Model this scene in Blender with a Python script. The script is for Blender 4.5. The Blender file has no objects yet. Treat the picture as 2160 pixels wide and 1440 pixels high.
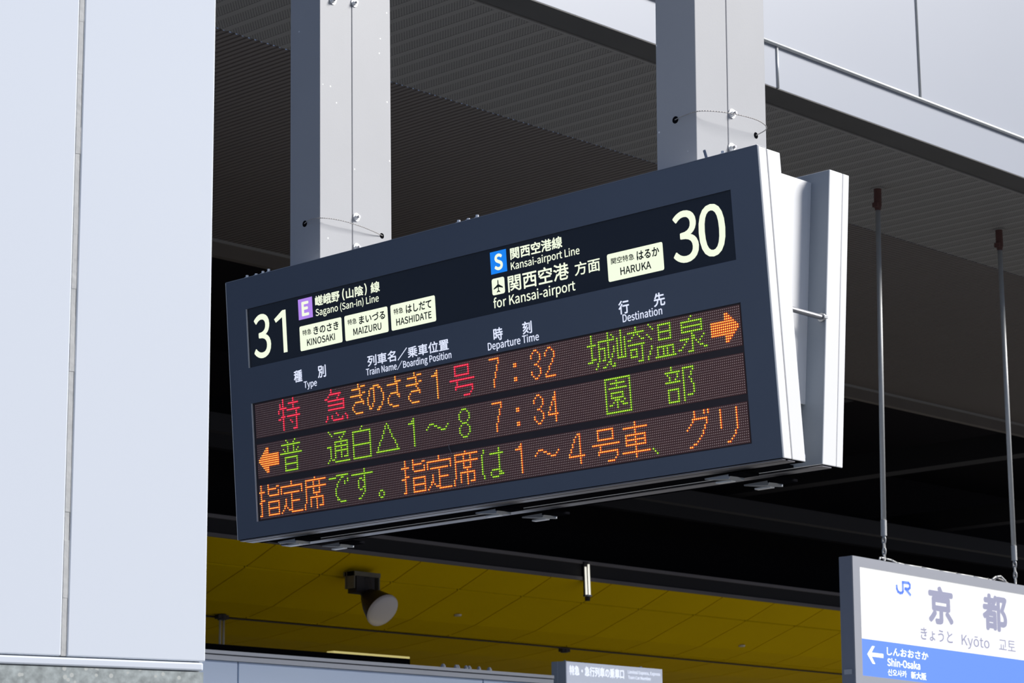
import bpy, bmesh, math, random, os
from mathutils import Vector, Matrix
random.seed(4)
C = bpy.context.scene.collection
CZ = 1.6                                     # eye height above the platform

# ------------------------------------------------------------------ camera
PITCH, ROLL, YAW, FPX = 0.21389, -0.01033, 0.75473, 5184.03
F = Vector((-math.sin(YAW)*math.cos(PITCH), math.cos(YAW)*math.cos(PITCH), math.sin(PITCH)))
R0 = Vector((math.cos(YAW), math.sin(YAW), 0)); U0 = R0.cross(F)
CR = R0*math.cos(ROLL)+U0*math.sin(ROLL); CU = -R0*math.sin(ROLL)+U0*math.cos(ROLL)
cam = bpy.data.cameras.new('camera'); cam.sensor_width = 36; cam.lens = 36*FPX/2160
cam.clip_start = .05; cam.clip_end = 300
co = bpy.data.objects.new('camera', cam); C.objects.link(co)
m = Matrix((CR, CU, -F)).transposed().to_4x4(); m.translation = Vector((0, 0, CZ)); co.matrix_world = m
bpy.context.scene.camera = co
cam.dof.use_dof = True; cam.dof.focus_distance = 6.5; cam.dof.aperture_fstop = 20

# ------------------------------------------------------------------ light
sc = bpy.context.scene
w = bpy.data.worlds.new('world'); sc.world = w; w.use_nodes = True
wn = w.node_tree; bg = wn.nodes['Background']
tc = wn.nodes.new('ShaderNodeTexCoord'); sx = wn.nodes.new('ShaderNodeSeparateXYZ'); rp = wn.nodes.new('ShaderNodeValToRGB')
wn.links.new(tc.outputs['Generated'], sx.inputs[0]); wn.links.new(sx.outputs['Z'], rp.inputs[0]); wn.links.new(rp.outputs[0], bg.inputs[0])
rp.color_ramp.elements[0].position = 0.0; rp.color_ramp.elements[0].color = (.48, .66, 1, 1)
rp.color_ramp.elements[1].position = .7; rp.color_ramp.elements[1].color = (.34, .52, 1, 1)
bg.inputs[1].default_value = .27
SAZ, SEL = math.radians(46), math.radians(34)
sd = Vector((math.cos(SAZ)*math.cos(SEL), math.sin(SAZ)*math.cos(SEL), math.sin(SEL)))
sl = bpy.data.lights.new('sun', 'SUN'); sl.energy = 5.0; sl.angle = math.radians(20); sl.color = (1, .975, .95)
so = bpy.data.objects.new('sun', sl); C.objects.link(so); so.rotation_euler = sd.to_track_quat('Z', 'Y').to_euler()
sc.view_settings.view_transform = 'Standard'; sc.view_settings.look = 'None'
sc.view_settings.gamma = 1; sc.view_settings.use_curve_mapping = False
sc.view_settings.exposure = 0.0

# ------------------------------------------------------------------ materials
def srgb(r, g, b):
    return tuple(((c/255)/12.92 if c/255 <= .04045 else ((c/255+.055)/1.055)**2.4) for c in (r, g, b))
def mat(name, col, rough=.5, metal=0, emis=None, estr=1, var=0, scale=8, bump=0, bscale=60, spec=.5, streak=False):
    mt = bpy.data.materials.new(name); mt.use_nodes = True; n = mt.node_tree; b = n.nodes['Principled BSDF']
    b.inputs['Base Color'].default_value = (*col, 1); b.inputs['Roughness'].default_value = rough
    b.inputs['Metallic'].default_value = metal; b.inputs['Specular IOR Level'].default_value = spec
    if emis:
        b.inputs['Emission Color'].default_value = (*emis, 1); b.inputs['Emission Strength'].default_value = estr
    if var or bump:
        t = n.nodes.new('ShaderNodeTexCoord'); mp = n.nodes.new('ShaderNodeMapping')
        n.links.new(t.outputs['Object'], mp.inputs[0])
        if streak: mp.inputs['Scale'].default_value = (1, 1, .12)
    if var:
        ns = n.nodes.new('ShaderNodeTexNoise'); ns.inputs['Scale'].default_value = scale; ns.inputs['Detail'].default_value = 4
        n.links.new(mp.outputs[0], ns.inputs['Vector'])
        mx = n.nodes.new('ShaderNodeMix'); mx.data_type = 'RGBA'
        mx.inputs[6].default_value = (*[c*(1-var) for c in col], 1); mx.inputs[7].default_value = (*[min(1, c*(1+var)) for c in col], 1)
        n.links.new(ns.outputs['Fac'], mx.inputs[0]); n.links.new(mx.outputs[2], b.inputs['Base Color'])
    if bump:
        nb = n.nodes.new('ShaderNodeTexNoise'); nb.inputs['Scale'].default_value = bscale
        n.links.new(mp.outputs[0], nb.inputs['Vector'])
        bn = n.nodes.new('ShaderNodeBump'); bn.inputs['Strength'].default_value = bump; bn.inputs['Distance'].default_value = .002
        n.links.new(nb.outputs['Fac'], bn.inputs['Height']); n.links.new(bn.outputs[0], b.inputs['Normal'])
    return mt
def add_spots(mt, scale, thr, col):
    """small scattered paint chips / dirt spots of a fixed colour"""
    n = mt.node_tree; b = n.nodes['Principled BSDF']
    t = n.nodes.new('ShaderNodeTexCoord'); v = n.nodes.new('ShaderNodeTexVoronoi'); v.inputs['Scale'].default_value = scale
    n.links.new(t.outputs['Object'], v.inputs['Vector'])
    lt = n.nodes.new('ShaderNodeMath'); lt.operation = 'LESS_THAN'; lt.inputs[1].default_value = thr
    n.links.new(v.outputs['Distance'], lt.inputs[0])
    sp = n.nodes.new('ShaderNodeSeparateColor'); n.links.new(v.outputs['Color'], sp.inputs[0])
    g = n.nodes.new('ShaderNodeMath'); g.operation = 'LESS_THAN'; g.inputs[1].default_value = .3; n.links.new(sp.outputs[0], g.inputs[0])
    ml = n.nodes.new('ShaderNodeMath'); ml.operation = 'MULTIPLY'; n.links.new(lt.outputs[0], ml.inputs[0]); n.links.new(g.outputs[0], ml.inputs[1])
    mx = n.nodes.new('ShaderNodeMix'); mx.data_type = 'RGBA'; mx.inputs[7].default_value = (*col, 1)
    src = b.inputs['Base Color'].links[0].from_socket if b.inputs['Base Color'].links else None
    if src: n.links.new(src, mx.inputs[6])
    else: mx.inputs[6].default_value = b.inputs['Base Color'].default_value
    n.links.new(ml.outputs[0], mx.inputs[0]); n.links.new(mx.outputs[2], b.inputs['Base Color'])

M = {}
M['frame_dark'] = mat('frame_dark', (.105, .132, .185), .45, var=.05, scale=5)
M['case_light'] = mat('case_light', (.88, .88, .88), .45, var=.02, scale=6)
M['case_shaded'] = mat('case_shaded', (.21, .245, .295), .5)  # pale housing colour with the inner side's shade put into it
M['alu'] = mat('alu', (.40, .40, .42), .34, 1, var=.06, scale=30)
M['rail'] = mat('rail', (.34, .32, .33), .36, .9, var=.35, scale=3.2)
M['alu_dull'] = mat('alu_dull', (.42, .43, .44), .42, .85, var=.12, scale=12)
M['chrome'] = mat('chrome', (.92, .92, .92), .38, .8)
M['black'] = mat('black', (.008, .008, .010), .9, spec=.0)
M['header_black'] = mat('header_black', (.016, .021, .034), .25)
M['led_gap'] = mat('led_gap', (.035, .024, .028), .5)
M['led_board'] = mat('led_board', (.155, .056, .050), .6, var=.1, scale=20)
M['led_off'] = mat('led_off', (1.0, .74, .62), .25, spec=.8)
M['post'] = mat('post', (.43, .435, .45), .5, 0, var=.04, scale=7, bump=.05, bscale=200); add_spots(M['post'], 22, .06, (.85, .85, .85))
M['pillar'] = mat('pillar', (.86, .91, .99), .5, var=.02, scale=1.2)
M['sealant'] = mat('sealant', (.66, .66, .64), .7, var=.18, scale=25, bump=.4, bscale=80)
M['granite'] = mat('granite', (.42, .46, .45), .6, var=.75, scale=70); add_spots(M['granite'], 90, .35, (.62, .64, .60))
M['fascia'] = mat('fascia', (.425, .45, .505), .4, var=.03, scale=.8)
M['pipe'] = mat('pipe', (.66, .67, .66), .4, .3, var=.15, scale=20)
M['dark_trim'] = mat('dark_trim', (.060, .056, .052), .6, var=.25, scale=3)
M['soffit'] = mat('soffit', (.245, .230, .212), .6, var=.04, scale=4)
M['ribbed'] = mat('ribbed', (.155, .130, .115), .6, var=.06, scale=2)
M['low_trim'] = mat('low_trim', (.12, .098, .08), .6, var=.15, scale=3)
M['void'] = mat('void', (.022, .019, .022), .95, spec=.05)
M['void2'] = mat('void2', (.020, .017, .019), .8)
M['yellow'] = mat('yellow', (.92, .59, .0), .6, var=.10, scale=.9, spec=.02)
M['yellow_gap'] = mat('yellow_gap', (.05, .03, .004), .6)
M['beam'] = mat('beam', (.20, .175, .175), .6, var=.2, scale=2)
M['conduit'] = mat('conduit', (.035, .02, .012), .5)
M['gutter'] = mat('gutter', (.55, .57, .62), .5, var=.04, scale=3)
M['far_panel'] = mat('far_panel', (.66, .78, 1.0), .5, var=.04, scale=2)
M['joint_dark'] = mat('joint_dark', (.10, .105, .12), .6)
M['small_sign'] = mat('small_sign', (.70, .74, .83), .4, emis=(.72, .78, .95), estr=.32)
M['small_sign_side'] = mat('small_sign_side', (.50, .55, .62), .5)
M['rust'] = mat('rust', (.11, .045, .035), .8, var=.3, scale=40)
M['rod'] = mat('rod', (.60, .60, .58), .45, .3, var=.08, scale=30)
M['sign_frame'] = mat('sign_frame', (.37, .38, .42), .45, var=.02)
M['sign_side'] = mat('sign_side', (.26, .28, .34), .5)
M['floor'] = mat('floor', (.16, .16, .155), .8, var=.1, scale=1)
M['lamp_lens'] = mat('lamp_lens', (.62, .58, .58), .25, emis=(.5, .42, .38), estr=.06)
M['tube_on'] = mat('tube_on', (.9, .9, .85), .4, emis=(1, .97, .85), estr=.9)
M['tube_off'] = mat('tube_off', (.62, .58, .50), .4)
M['strip_on'] = mat('strip_on', (.8, .7, .3), .4, emis=(.85, .72, .25), estr=.55)
M['dot_white'] = mat('dot_white', (.75, .68, .50), .4)
M['bracket'] = mat('bracket', (.20, .17, .12), .6, var=.3, scale=8)
M['plate_grey'] = mat('plate_grey', (.52, .54, .58), .5)
M['steel_cable'] = mat('steel_cable', (.42, .40, .38), .5, .3)
def em(name, c, s=1.0, base=(.02, .02, .02)):
    return mat(name, base, .5, emis=srgb(*c), estr=s)
M['glow_cream'] = em('glow_cream', (246, 255, 228), 1.0)
M['glow_white'] = em('glow_white', (226, 232, 252), .92, (.5, .5, .5))
M['ink_dark'] = mat('ink_dark', (.012, .02, .016), .5)
M['glow_purple'] = em('glow_purple', (182, 138, 240), .95)
M['glow_blue'] = em('glow_blue', (10, 132, 246), .95)
M['lit_face'] = em('lit_face', (255, 255, 255), .62, (.50, .50, .50))
M['lit_blue'] = em('lit_blue', (92, 138, 250), .72, (.06, .13, .40))
M['lit_grey'] = em('lit_grey', (150, 152, 182), .72, (.14, .14, .18))
M['lit_logo'] = em('lit_logo', (104, 140, 245), .8, (.06, .12, .38))
M['sign_text_white'] = em('sign_text_white', (240, 246, 255), .75, (.9, .9, .95))
LEDC = {'o': ((255, 190, 84), (240, 60, 0)), 'y': ((255, 202, 88), (226, 84, 0)), 'g': ((206, 255, 70), (62, 140, 0)), 'r': ((255, 84, 112), (236, 0, 40))}
for k, (a, b_) in LEDC.items():
    M['core_'+k] = em('led_core_'+k, a, {'g': 1.7, 'r': 1.9}.get(k, 2.3)); M['halo_'+k] = em('led_halo_'+k, b_, .95)

# perforated steel: dark holes in a regular grid, drawn in metres
def perforated():
    mt = mat('perforated', (.20, .20, .195), .6); n = mt.node_tree; b = n.nodes['Principled BSDF']
    t = n.nodes.new('ShaderNodeTexCoord'); v = n.nodes.new('ShaderNodeTexVoronoi'); v.voronoi_dimensions = '2D'
    mp = n.nodes.new('ShaderNodeMapping'); mp.inputs['Rotation'].default_value = (0, 0, math.radians(45))
    v.inputs['Scale'].default_value = 72; v.inputs['Randomness'].default_value = 0
    n.links.new(t.outputs['Object'], mp.inputs[0]); n.links.new(mp.outputs[0], v.inputs['Vector'])
    lt = n.nodes.new('ShaderNodeMath'); lt.operation = 'LESS_THAN'; lt.inputs[1].default_value = .27; n.links.new(v.outputs['Distance'], lt.inputs[0])
    mx = n.nodes.new('ShaderNodeMix'); mx.data_type = 'RGBA'; mx.inputs[6].default_value = (.24, .225, .207, 1); mx.inputs[7].default_value = (.03, .03, .03, 1)
    n.links.new(lt.outputs[0], mx.inputs[0]); n.links.new(mx.outputs[2], b.inputs['Base Color'])
    return mt
M['perforated'] = perforated()

# ------------------------------------------------------------------ helpers
class MB:
    def __init__(s): s.v = []; s.f = []; s.mi = []; s.mats = []
    def mid(s, mt):
        if mt not in s.mats: s.mats.append(mt)
        return s.mats.index(mt)
    def poly(s, pts, mt, faces=None):
        o = len(s.v); s.v += [tuple(p) for p in pts]
        for f in (faces or [tuple(range(len(pts)))]): s.f.append(tuple(o+i for i in f)); s.mi.append(s.mid(mt))
    def box(s, x0, x1, y0, y1, z0, z1, mt, T=None):
        p = [Vector(q) for q in ((x0, y0, z0), (x1, y0, z0), (x1, y1, z0), (x0, y1, z0), (x0, y0, z1), (x1, y0, z1), (x1, y1, z1), (x0, y1, z1))]
        if T: p = [T(q) for q in p]
        s.poly(p, mt, [(0, 3, 2, 1), (4, 5, 6, 7), (0, 1, 5, 4), (1, 2, 6, 5), (2, 3, 7, 6), (3, 0, 4, 7)]); return s
    def cyl(s, a, b, r, mt, n=12, r2=None, cap=True):
        a = Vector(a); b = Vector(b); r2 = r if r2 is None else r2; d = (b-a).normalized()
        u = d.orthogonal().normalized(); v = d.cross(u); o = len(s.v)
        for c, q in ((a, r), (b, r2)):
            for i in range(n):
                t = 2*math.pi*i/n; s.v.append(tuple(c+(u*math.cos(t)+v*math.sin(t))*q))
        k = s.mid(mt)
        for i in range(n): s.f.append((o+i, o+(i+1) % n, o+n+(i+1) % n, o+n+i)); s.mi.append(k)
        if cap:
            s.f.append(tuple(o+i for i in range(n))[::-1]); s.mi.append(k); s.f.append(tuple(o+n+i for i in range(n))); s.mi.append(k)
        return s
    def tube(s, pts, r, mt, n=8):
        for a, b in zip(pts[:-1], pts[1:]): s.cyl(a, b, r, mt, n)
        return s
    def ring(s, c, ax, up, rx, ry, t, mt, n=14, k=6):          # chain link / torus
        c = Vector(c); ax = Vector(ax).normalized(); up = Vector(up).normalized(); sd_ = ax.cross(up); o = len(s.v); q = s.mid(mt)
        for i in range(n):
            a = 2*math.pi*i/n; cen = c+up*ry*math.sin(a)+sd_*rx*math.cos(a); rad = (up*math.sin(a)+sd_*math.cos(a)).normalized()
            for j in range(k):
                b = 2*math.pi*j/k; s.v.append(tuple(cen+rad*t*math.cos(b)+ax*t*math.sin(b)))
        for i in range(n):
            for j in range(k): s.f.append((o+i*k+j, o+((i+1) % n)*k+j, o+((i+1) % n)*k+(j+1) % k, o+i*k+(j+1) % k)); s.mi.append(q)
        return s
    def build(s, name, parent=None, smooth=False, bevel=0, **props):
        me = bpy.data.meshes.new(name); me.from_pydata(s.v, [], s.f)
        for mt in s.mats: me.materials.append(mt)
        me.polygons.foreach_set('material_index', s.mi)
        bm = bmesh.new(); bm.from_mesh(me); bmesh.ops.recalc_face_normals(bm, faces=bm.faces); bm.to_mesh(me); bm.free()
        if smooth: me.polygons.foreach_set('use_smooth', [True]*len(me.polygons))
        me.update()
        return link(name, me, parent, bevel, **props)
def link(name, me, parent=None, bevel=0, **props):
    o = bpy.data.objects.new(name, me); C.objects.link(o)
    if parent is not None: o.parent = parent; o.matrix_parent_inverse = parent.matrix_world.inverted()
    if bevel:
        md = o.modifiers.new('bevel', 'BEVEL'); md.width = bevel; md.segments = 2; md.limit_method = 'ANGLE'
    for k, v in props.items(): o[k] = v
    return o
def empty(name, loc, **props):
    o = bpy.data.objects.new(name, None); C.objects.link(o); o.location = loc; o.empty_display_size = .1
    o.matrix_world = Matrix.Translation(loc)
    for k, v in props.items(): o[k] = v
    return o

FONT = None
try:
    fp = os.path.join(bpy.utils.system_resource('DATAFILES'), 'fonts', 'Noto Sans CJK Regular.woff2')
    if os.path.exists(fp): FONT = bpy.data.fonts.load(fp)
except Exception: FONT = None
_cap = {}
def cap_h(bold):
    if bold not in _cap:
        me = glyphs('H', bold); ys = [v.co.y for v in me.vertices]; _cap[bold] = (min(ys), max(ys)); bpy.data.meshes.remove(me)
    return _cap[bold]
def glyphs(body, bold):
    cu = bpy.data.curves.new('lettering', 'FONT'); cu.body = body; cu.size = 1; cu.resolution_u = 5
    if FONT: cu.font = FONT
    o = bpy.data.objects.new('lettering', cu); C.objects.link(o)
    dg = bpy.context.evaluated_depsgraph_get(); dg.update()
    me = bpy.data.meshes.new_from_object(o.evaluated_get(dg)); bpy.data.objects.remove(o); bpy.data.curves.remove(cu)
    return me
def lettering(body, frame, box, mt, parent, bold=.018, cap=None, lift=.0006, name='lettering', **props):
    """flat lettering fitted to box=(u0, top, u1, bottom); frame=(origin, right, down, out). cap=True: top/bottom are
    cap height and baseline instead of the ink's own extent."""
    me = glyphs(body, bold); O_, rt, dn, out = frame
    xs = [v.co.x for v in me.vertices]; ys = [v.co.y for v in me.vertices]
    x0, x1 = min(xs), max(xs)
    y0, y1 = cap_h(bold) if cap else (min(ys), max(ys))
    u0, t, u1, b = box; sx_ = (u1-u0)/(x1-x0); sy_ = (b-t)/(y1-y0)
    for v in me.vertices:
        u = u0+(v.co.x-x0)*sx_; d = b-(v.co.y-y0)*sy_
        v.co = O_+rt*u+dn*d+out*lift
    if bold > 0:                                   # heavier strokes: the same outlines laid again, shifted by a hair
        e = bold*.26*sy_; base = [v.co.copy() for v in me.vertices]; fs = [tuple(p.vertices) for p in me.polygons]; vv = []; ff = []; nn = len(base)
        for i in range(9):
            a = i*math.pi/4; du, dv = (0, 0) if i == 8 else (e*math.cos(a), e*math.sin(a))
            if abs(du)+abs(dv) > 0: du = du*sx_/sy_ if sx_ < sy_ else du
            vv += [tuple(c+rt*du+dn*dv+out*(.00001*i)) for c in base]; ff += [tuple(j+i*nn for j in f) for f in fs]
        me2 = bpy.data.meshes.new('lettering'); me2.from_pydata(vv, [], ff); bpy.data.meshes.remove(me); me = me2
    me.materials.clear(); me.materials.append(mt)
    me.polygons.foreach_set('material_index', [0]*len(me.polygons))
    return link(name, me, parent, **props)
def flat(pts, frame, mt, name, parent, lift=.0004, **props):
    O_, rt, dn, out = frame; mb = MB()
    mb.poly([O_+rt*u+dn*d+out*lift for u, d in pts], mt); return mb.build(name, parent, **props)
def rrect(u0, t, u1, b, r=.005, n=4):
    o = []
    for cx, cy, a in ((u1-r, t+r, -90), (u1-r, b-r, 0), (u0+r, b-r, 90), (u0+r, t+r, 180)):
        for i in range(n+1):
            q = math.radians(a+90*i/n); o.append((cx+r*math.cos(q), cy+r*math.sin(q)))
    return o
def rect(u0, t, u1, b): return [(u0, t), (u1, t), (u1, b), (u0, b)]

# ================================================================== SETTING
V = Vector
MB().box(-40, 20, -15, 60, -.2, 0, M['floor']).build('floor', kind='structure')

# --- right-hand canopy fascia: plane x=-8.12 running away from the viewer
FX = -8.12; ZS = 4.4+CZ
wr = MB().box(FX-.20, FX-.012, 5, 24, ZS+.012, ZS+3.0, M['fascia']).build('wall_right', kind='structure')
def fpanel(y0, y1, z0, z1):
    MB().box(FX-.012, FX, y0+.0015, y1-.0015, z0+.002, z1-.002, M['fascia']).build('cladding_panel', wr, bevel=.0015)
for y0, y1 in ((5, 7.96), (7.96, 10.885), (10.885, 13.81), (13.81, 16.74), (16.74, 19.7), (19.7, 24)): fpanel(y0, y1, ZS+.0, ZS+.262)
for y0, y1 in ((5, 6.5), (6.5, 9.42), (9.42, 12.345), (12.345, 15.27), (15.27, 18.2), (18.2, 21.1), (21.1, 24)): fpanel(y0, y1, ZS+.262, ZS+3.0)
MB().cyl((FX+.012, 5, ZS+.262), (FX+.012, 24, ZS+.262), .0115, M['pipe'], 10).build('trim_1', kind='structure', smooth=True)
n_t = 2
for y in (10.885,):
    MB().cyl((FX+.002, y, ZS+.004), (FX+.002, y, ZS+.25), .0085, M['pipe'], 8).build('trim_%d' % n_t, kind='structure', smooth=True); n_t += 1
for y in (12.345,):
    MB().cyl((FX+.002, y, ZS+.27), (FX+.002, y, ZS+3), .0085, M['pipe'], 8).build('trim_%d' % n_t, kind='structure', smooth=True); n_t += 1
# drip gutter between fascia and soffit
g = MB(); g.box(FX-.20, FX-.001, 5, 24, ZS-.004, ZS+.010, M['dark_trim']); g.box(FX-.215, FX-.20, 5, 24, ZS-.012, ZS+.03, M['soffit'])
g.build('trim_%d' % n_t, kind='structure'); n_t += 1
# --- perforated soffit: strips across, each its own panel
sof = MB().box(-9.60, FX-.216, 5, 24, ZS+.012, ZS+.06, M['black']).build('ceiling', kind='structure')
pit = .1345
pm = MB()
pm.poly([(-9.595, 0, .0015), (-8.336, 0, .0015), (-8.336, .092, .0015), (-9.595, .092, .0015)], M['perforated'])
pm.box(-9.595, -8.336, .092, pit-.001, 0, .008, M['soffit'])
pme = None
for i in range(100):
    y = 6.25+.018+i*pit
    if pme is None:
        o = pm.build('soffit_panel', sof); pme = o.data
    else:
        o = bpy.data.objects.new('soffit_panel', pme); C.objects.link(o); o.parent = sof
    o.location = (0, y, ZS)
# --- ribbed ceiling beyond
rb = MB(); k = rb.mid(M['ribbed']); y = 5.0; p = .044
while y < 27:
    o = len(rb.v)
    for X in (-9.60, -13.0):
        rb.v += [(X, y, ZS+.0), (X, y+p*.62, ZS+.0), (X, y+p*.70, ZS+.012), (X, y+p*.92, ZS+.012), (X, y+p, ZS)]
    for j in range(4): rb.f.append((o+j, o+j+1, o+j+6, o+j+5)); rb.mi.append(k)
    y += p
rb.build('ceiling.001', kind='structure')
MB().box(-13.06, -13.0, 5, 30, ZS-.115, ZS+.02, M['low_trim']).box(-13.0, -12.985, 5, 30, ZS-.02, ZS+.0, M['soffit']).build('trim_%d' % n_t, kind='structure'); n_t += 1
# --- hall behind, its darkness put into near-black surface colours
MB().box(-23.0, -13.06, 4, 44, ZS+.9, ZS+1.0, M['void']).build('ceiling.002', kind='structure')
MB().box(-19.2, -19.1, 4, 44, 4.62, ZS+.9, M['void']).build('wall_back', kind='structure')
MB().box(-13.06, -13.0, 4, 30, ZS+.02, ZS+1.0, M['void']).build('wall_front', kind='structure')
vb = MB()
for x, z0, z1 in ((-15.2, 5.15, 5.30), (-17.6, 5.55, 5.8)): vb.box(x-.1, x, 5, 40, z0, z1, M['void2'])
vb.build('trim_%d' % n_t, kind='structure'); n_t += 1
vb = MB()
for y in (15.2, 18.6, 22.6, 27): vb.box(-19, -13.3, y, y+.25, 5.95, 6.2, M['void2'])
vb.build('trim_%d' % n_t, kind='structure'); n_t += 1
# dark girder above the yellow vault
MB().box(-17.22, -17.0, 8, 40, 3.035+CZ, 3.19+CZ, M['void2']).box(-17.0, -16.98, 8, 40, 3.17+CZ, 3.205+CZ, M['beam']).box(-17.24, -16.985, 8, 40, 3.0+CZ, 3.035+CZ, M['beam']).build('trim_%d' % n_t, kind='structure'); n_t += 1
# --- yellow vaulted ceiling of the next platform
prof = [(-17.0, 3.0), (-17.42, 2.83), (-17.82, 2.69), (-18.11, 2.585), (-18.51, 2.50), (-19.3, 2.42), (-20.5, 2.38), (-24, 2.36), (-40, 2.34)]
def pz(x):
    for (a, za), (b, zb) in zip(prof[:-1], prof[1:]):
        if b <= x <= a: return za+(zb-za)*(x-a)/(b-a)
    return prof[-1][1]
cy = MB()
for (a, za), (b, zb) in zip(prof[:-1], prof[1:]):
    cy.poly([(a, 8, za+CZ+.02), (a, 40, za+CZ+.02), (b, 40, zb+CZ+.02), (b, 8, zb+CZ+.02)], M['yellow_gap'])
cyo = cy.build('ceiling.003', kind='structure')
bands = [(-17.0, -17.425), (-17.425, -18.49), (-18.49, -21.0), (-21.0, -24), (-24, -32), (-32, -40)]
for bi, (xa, xb) in enumerate(bands):
    xs = [xa-.016]+[q[0] for q in prof if xb+.012 < q[0] < xa-.012]+[xb+.016]
    if bi == 1: xs = sorted(set(xs+[-17.6, -18.0, -18.3]), reverse=True)
    pme = None; wdt = .94; yb = 14.88-.94*6
    for j in range(26):
        y = yb+j*wdt
        if pme is None:
            q = MB(); top = [(x, 0, pz(x)+CZ) for x in xs]; n = len(xs)
            vs = []
            for x in xs: vs += [(x, .008, pz(x)+CZ), (x, wdt-.008, pz(x)+CZ), (x, .008, pz(x)+CZ+.016), (x, wdt-.008, pz(x)+CZ+.016)]
            fs = []
            for i in range(n-1):
                a = 4*i; b = a+4
                fs += [(a, a+1, b+1, b), (a+2, b+2, b+3, a+3), (a, b, b+2, a+2), (a+1, a+3, b+3, b+1)]
            fs += [(0, 2, 3, 1), (4*n-4, 4*n-3, 4*n-1, 4*n-2)]
            q.poly(vs, M['yellow'], fs); o = q.build('ceiling_panel', cyo); pme = o.data
        else:
            o = bpy.data.objects.new('ceiling_panel', pme); C.objects.link(o); o.parent = cyo
        o.location = (0, y, 0)
# --- next platform's low partition with gutter, front plane x=-12
GZ = 1.403+CZ; GX = -12.0
lo = MB().box(GX-.10, GX-.02, 6, 13.15, .0, GZ-.07, M['joint_dark']).build('wall_far', kind='structure')
for y0, y1 in ((6.0, 8.0), (8.0, 10.2), (10.2, 12.434), (12.434, 13.14)):
    MB().box(GX-.02, GX-.004, y0+.006, y1-.006, .01, GZ-.062, M['far_panel']).build('wall_panel', lo, bevel=.002)
MB().box(GX-.10, GX+.02, 6, 13.145, GZ-.022, GZ, M['gutter']).box(GX-.10, GX+.006, 6, 13.145, GZ-.030, GZ-.022, M['joint_dark']).box(GX-.10, GX+.014, 6, 13.145, GZ-.060, GZ-.030, M['gutter']).build('trim_%d' % n_t, kind='structure'); n_t += 1

# --- white clad pillar on the left (its face turned a little toward the viewer)
d_ = V((math.sin(math.radians(14.8)), math.cos(math.radians(14.8)), 0)); n_ = V((d_.y, -d_.x, 0))
KP = .75                                     # the pillar stands nearer than the board
EB = V((-4.545*KP, 3.760*KP, 0))                       # right-hand edge on the ground
def PT(p): return EB+d_*p.x+n_*p.y+V((0, 0, p.z))   # x along face (0 at the edge, negative to the left), y outwards
PZ = .503*KP+CZ
pil = MB().box(-1.9, -.006, -.42, -.012, .0, 5.6, M['sealant'], PT).build('pillar', kind='structure')
SE = -.352*KP
slp = .0
MB().box(SE+.0032, 0, -.012, 0, PZ, 5.6, M['pillar'], PT).build('cladding_panel', pil, bevel=.002)
MB().box(-1.9, SE-.0078, -.012, 0, PZ, 5.6, M['pillar'], PT).build('cladding_panel', pil, bevel=.002)
MB().box(-.02, 0, -.42, -.012, PZ, 5.6, M['pillar'], PT).build('side_panel', pil)
sl_ = MB(); zz = PZ
while zz < 5.6:                                   # a bead of sealant, slightly wavy
    z2 = min(zz+.05, 5.6); a = .0002*math.sin(zz*31)+.0002*math.sin(zz*77)
    sl_.box(SE-.0074, SE+.0012+a, -.011, -.0004+a, zz, z2, M['sealant'], PT); zz = z2
sl_.build('joint_sealant', pil)
MB().box(SE+.0012, SE+.0034, -.0118, -.006, PZ, 5.6, M['joint_dark'], PT).build('joint_shadow_gap', pil)
MB().box(-1.9, -.004, -.03, .0015, PZ-.017, PZ-.0025, M['pillar'], PT).build('bottom_trim', pil, bevel=.003)
MB().box(-1.9, -.003, -.42, -.001, 0, PZ-.019, M['granite'], PT).build('stone_base', pil)

# overhead beam that carries the departure board's posts (above the frame)
MB().box(-6.2, -2.6, 4.62, 4.87, 3.4+CZ, 3.62+CZ, M['post']).build('trim_%d' % n_t, kind='structure'); n_t += 1

# ================================================================== DEPARTURE BOARD
BO = V((-5.38126, 4.50545, 1.69597+CZ)); W = 1.95237; H = .75; TILT = .07965
bu = V((1, 0, 0)); bd = V((0, math.sin(TILT), -math.cos(TILT))); bn = V((0, -math.cos(TILT), -math.sin(TILT)))
FR = (BO, bu, bd, bn)
def BT(p): return BO+bu*p.x+bd*p.y+bn*p.z          # (right, down, out)
board = empty('departure_board', V((-4.405, 4.69, .94+CZ)), category='departure board',
    label='large tilted dark blue departure board with platform numbers 31 and 30 and three LED rows')
def BS(p): return BO+bu*p.x+bd*p.y+V((0, -1, 0))*p.z   # housings: level top and bottom, leaning front
def bbox(name, x0, x1, y0, y1, z0, z1, mt, parent=board, bevel=0, T_=BS, **p):
    return MB().box(x0, x1, y0, y1, z0, z1, mt, T_).build(name, parent, bevel=bevel, **p)
wl, wr_, wt, wb = .0845, 1.8635, .0905, .2625
ll, lr, lt, lb = .0880, 1.8665, .3665, .7062
rc = -.0045
# front plate with its two openings
fr = MB()
for a in ((0, W, 0, wt), (0, wl, wt, wb), (wr_, W, wt, wb), (0, W, wb, lt), (0, ll, lt, lb), (lr, W, lt, lb), (0, W, lb, H)):
    fr.box(*a, rc, 0, M['frame_dark'], BT)
fro = fr.build('front_frame', board)
bbox('frame_rim', 0, W+.0006, .0, H, -.035, rc-.0002, M['case_light'], bevel=.002, label='pale metal rim behind the dark front')
bbox('rim_gasket', .003, W-.003, .003, H-.003, -.0385, -.0352, M['black'])
bbox('case_body', 0, W, .0, H, -.0905, -.0387, M['case_light'], bevel=.002, label='pale metal housing')
bbox('opening_lit_edge', ll-.0012, ll+.0004, lt, lb, rc, .0006, M['case_light'], T_=BT)  # pale strips paint the sunlit left side of both openings
bbox('opening_lit_edge', wl-.0012, wl+.0002, wt, wb, rc, .0006, M['case_light'], T_=BT)
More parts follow.
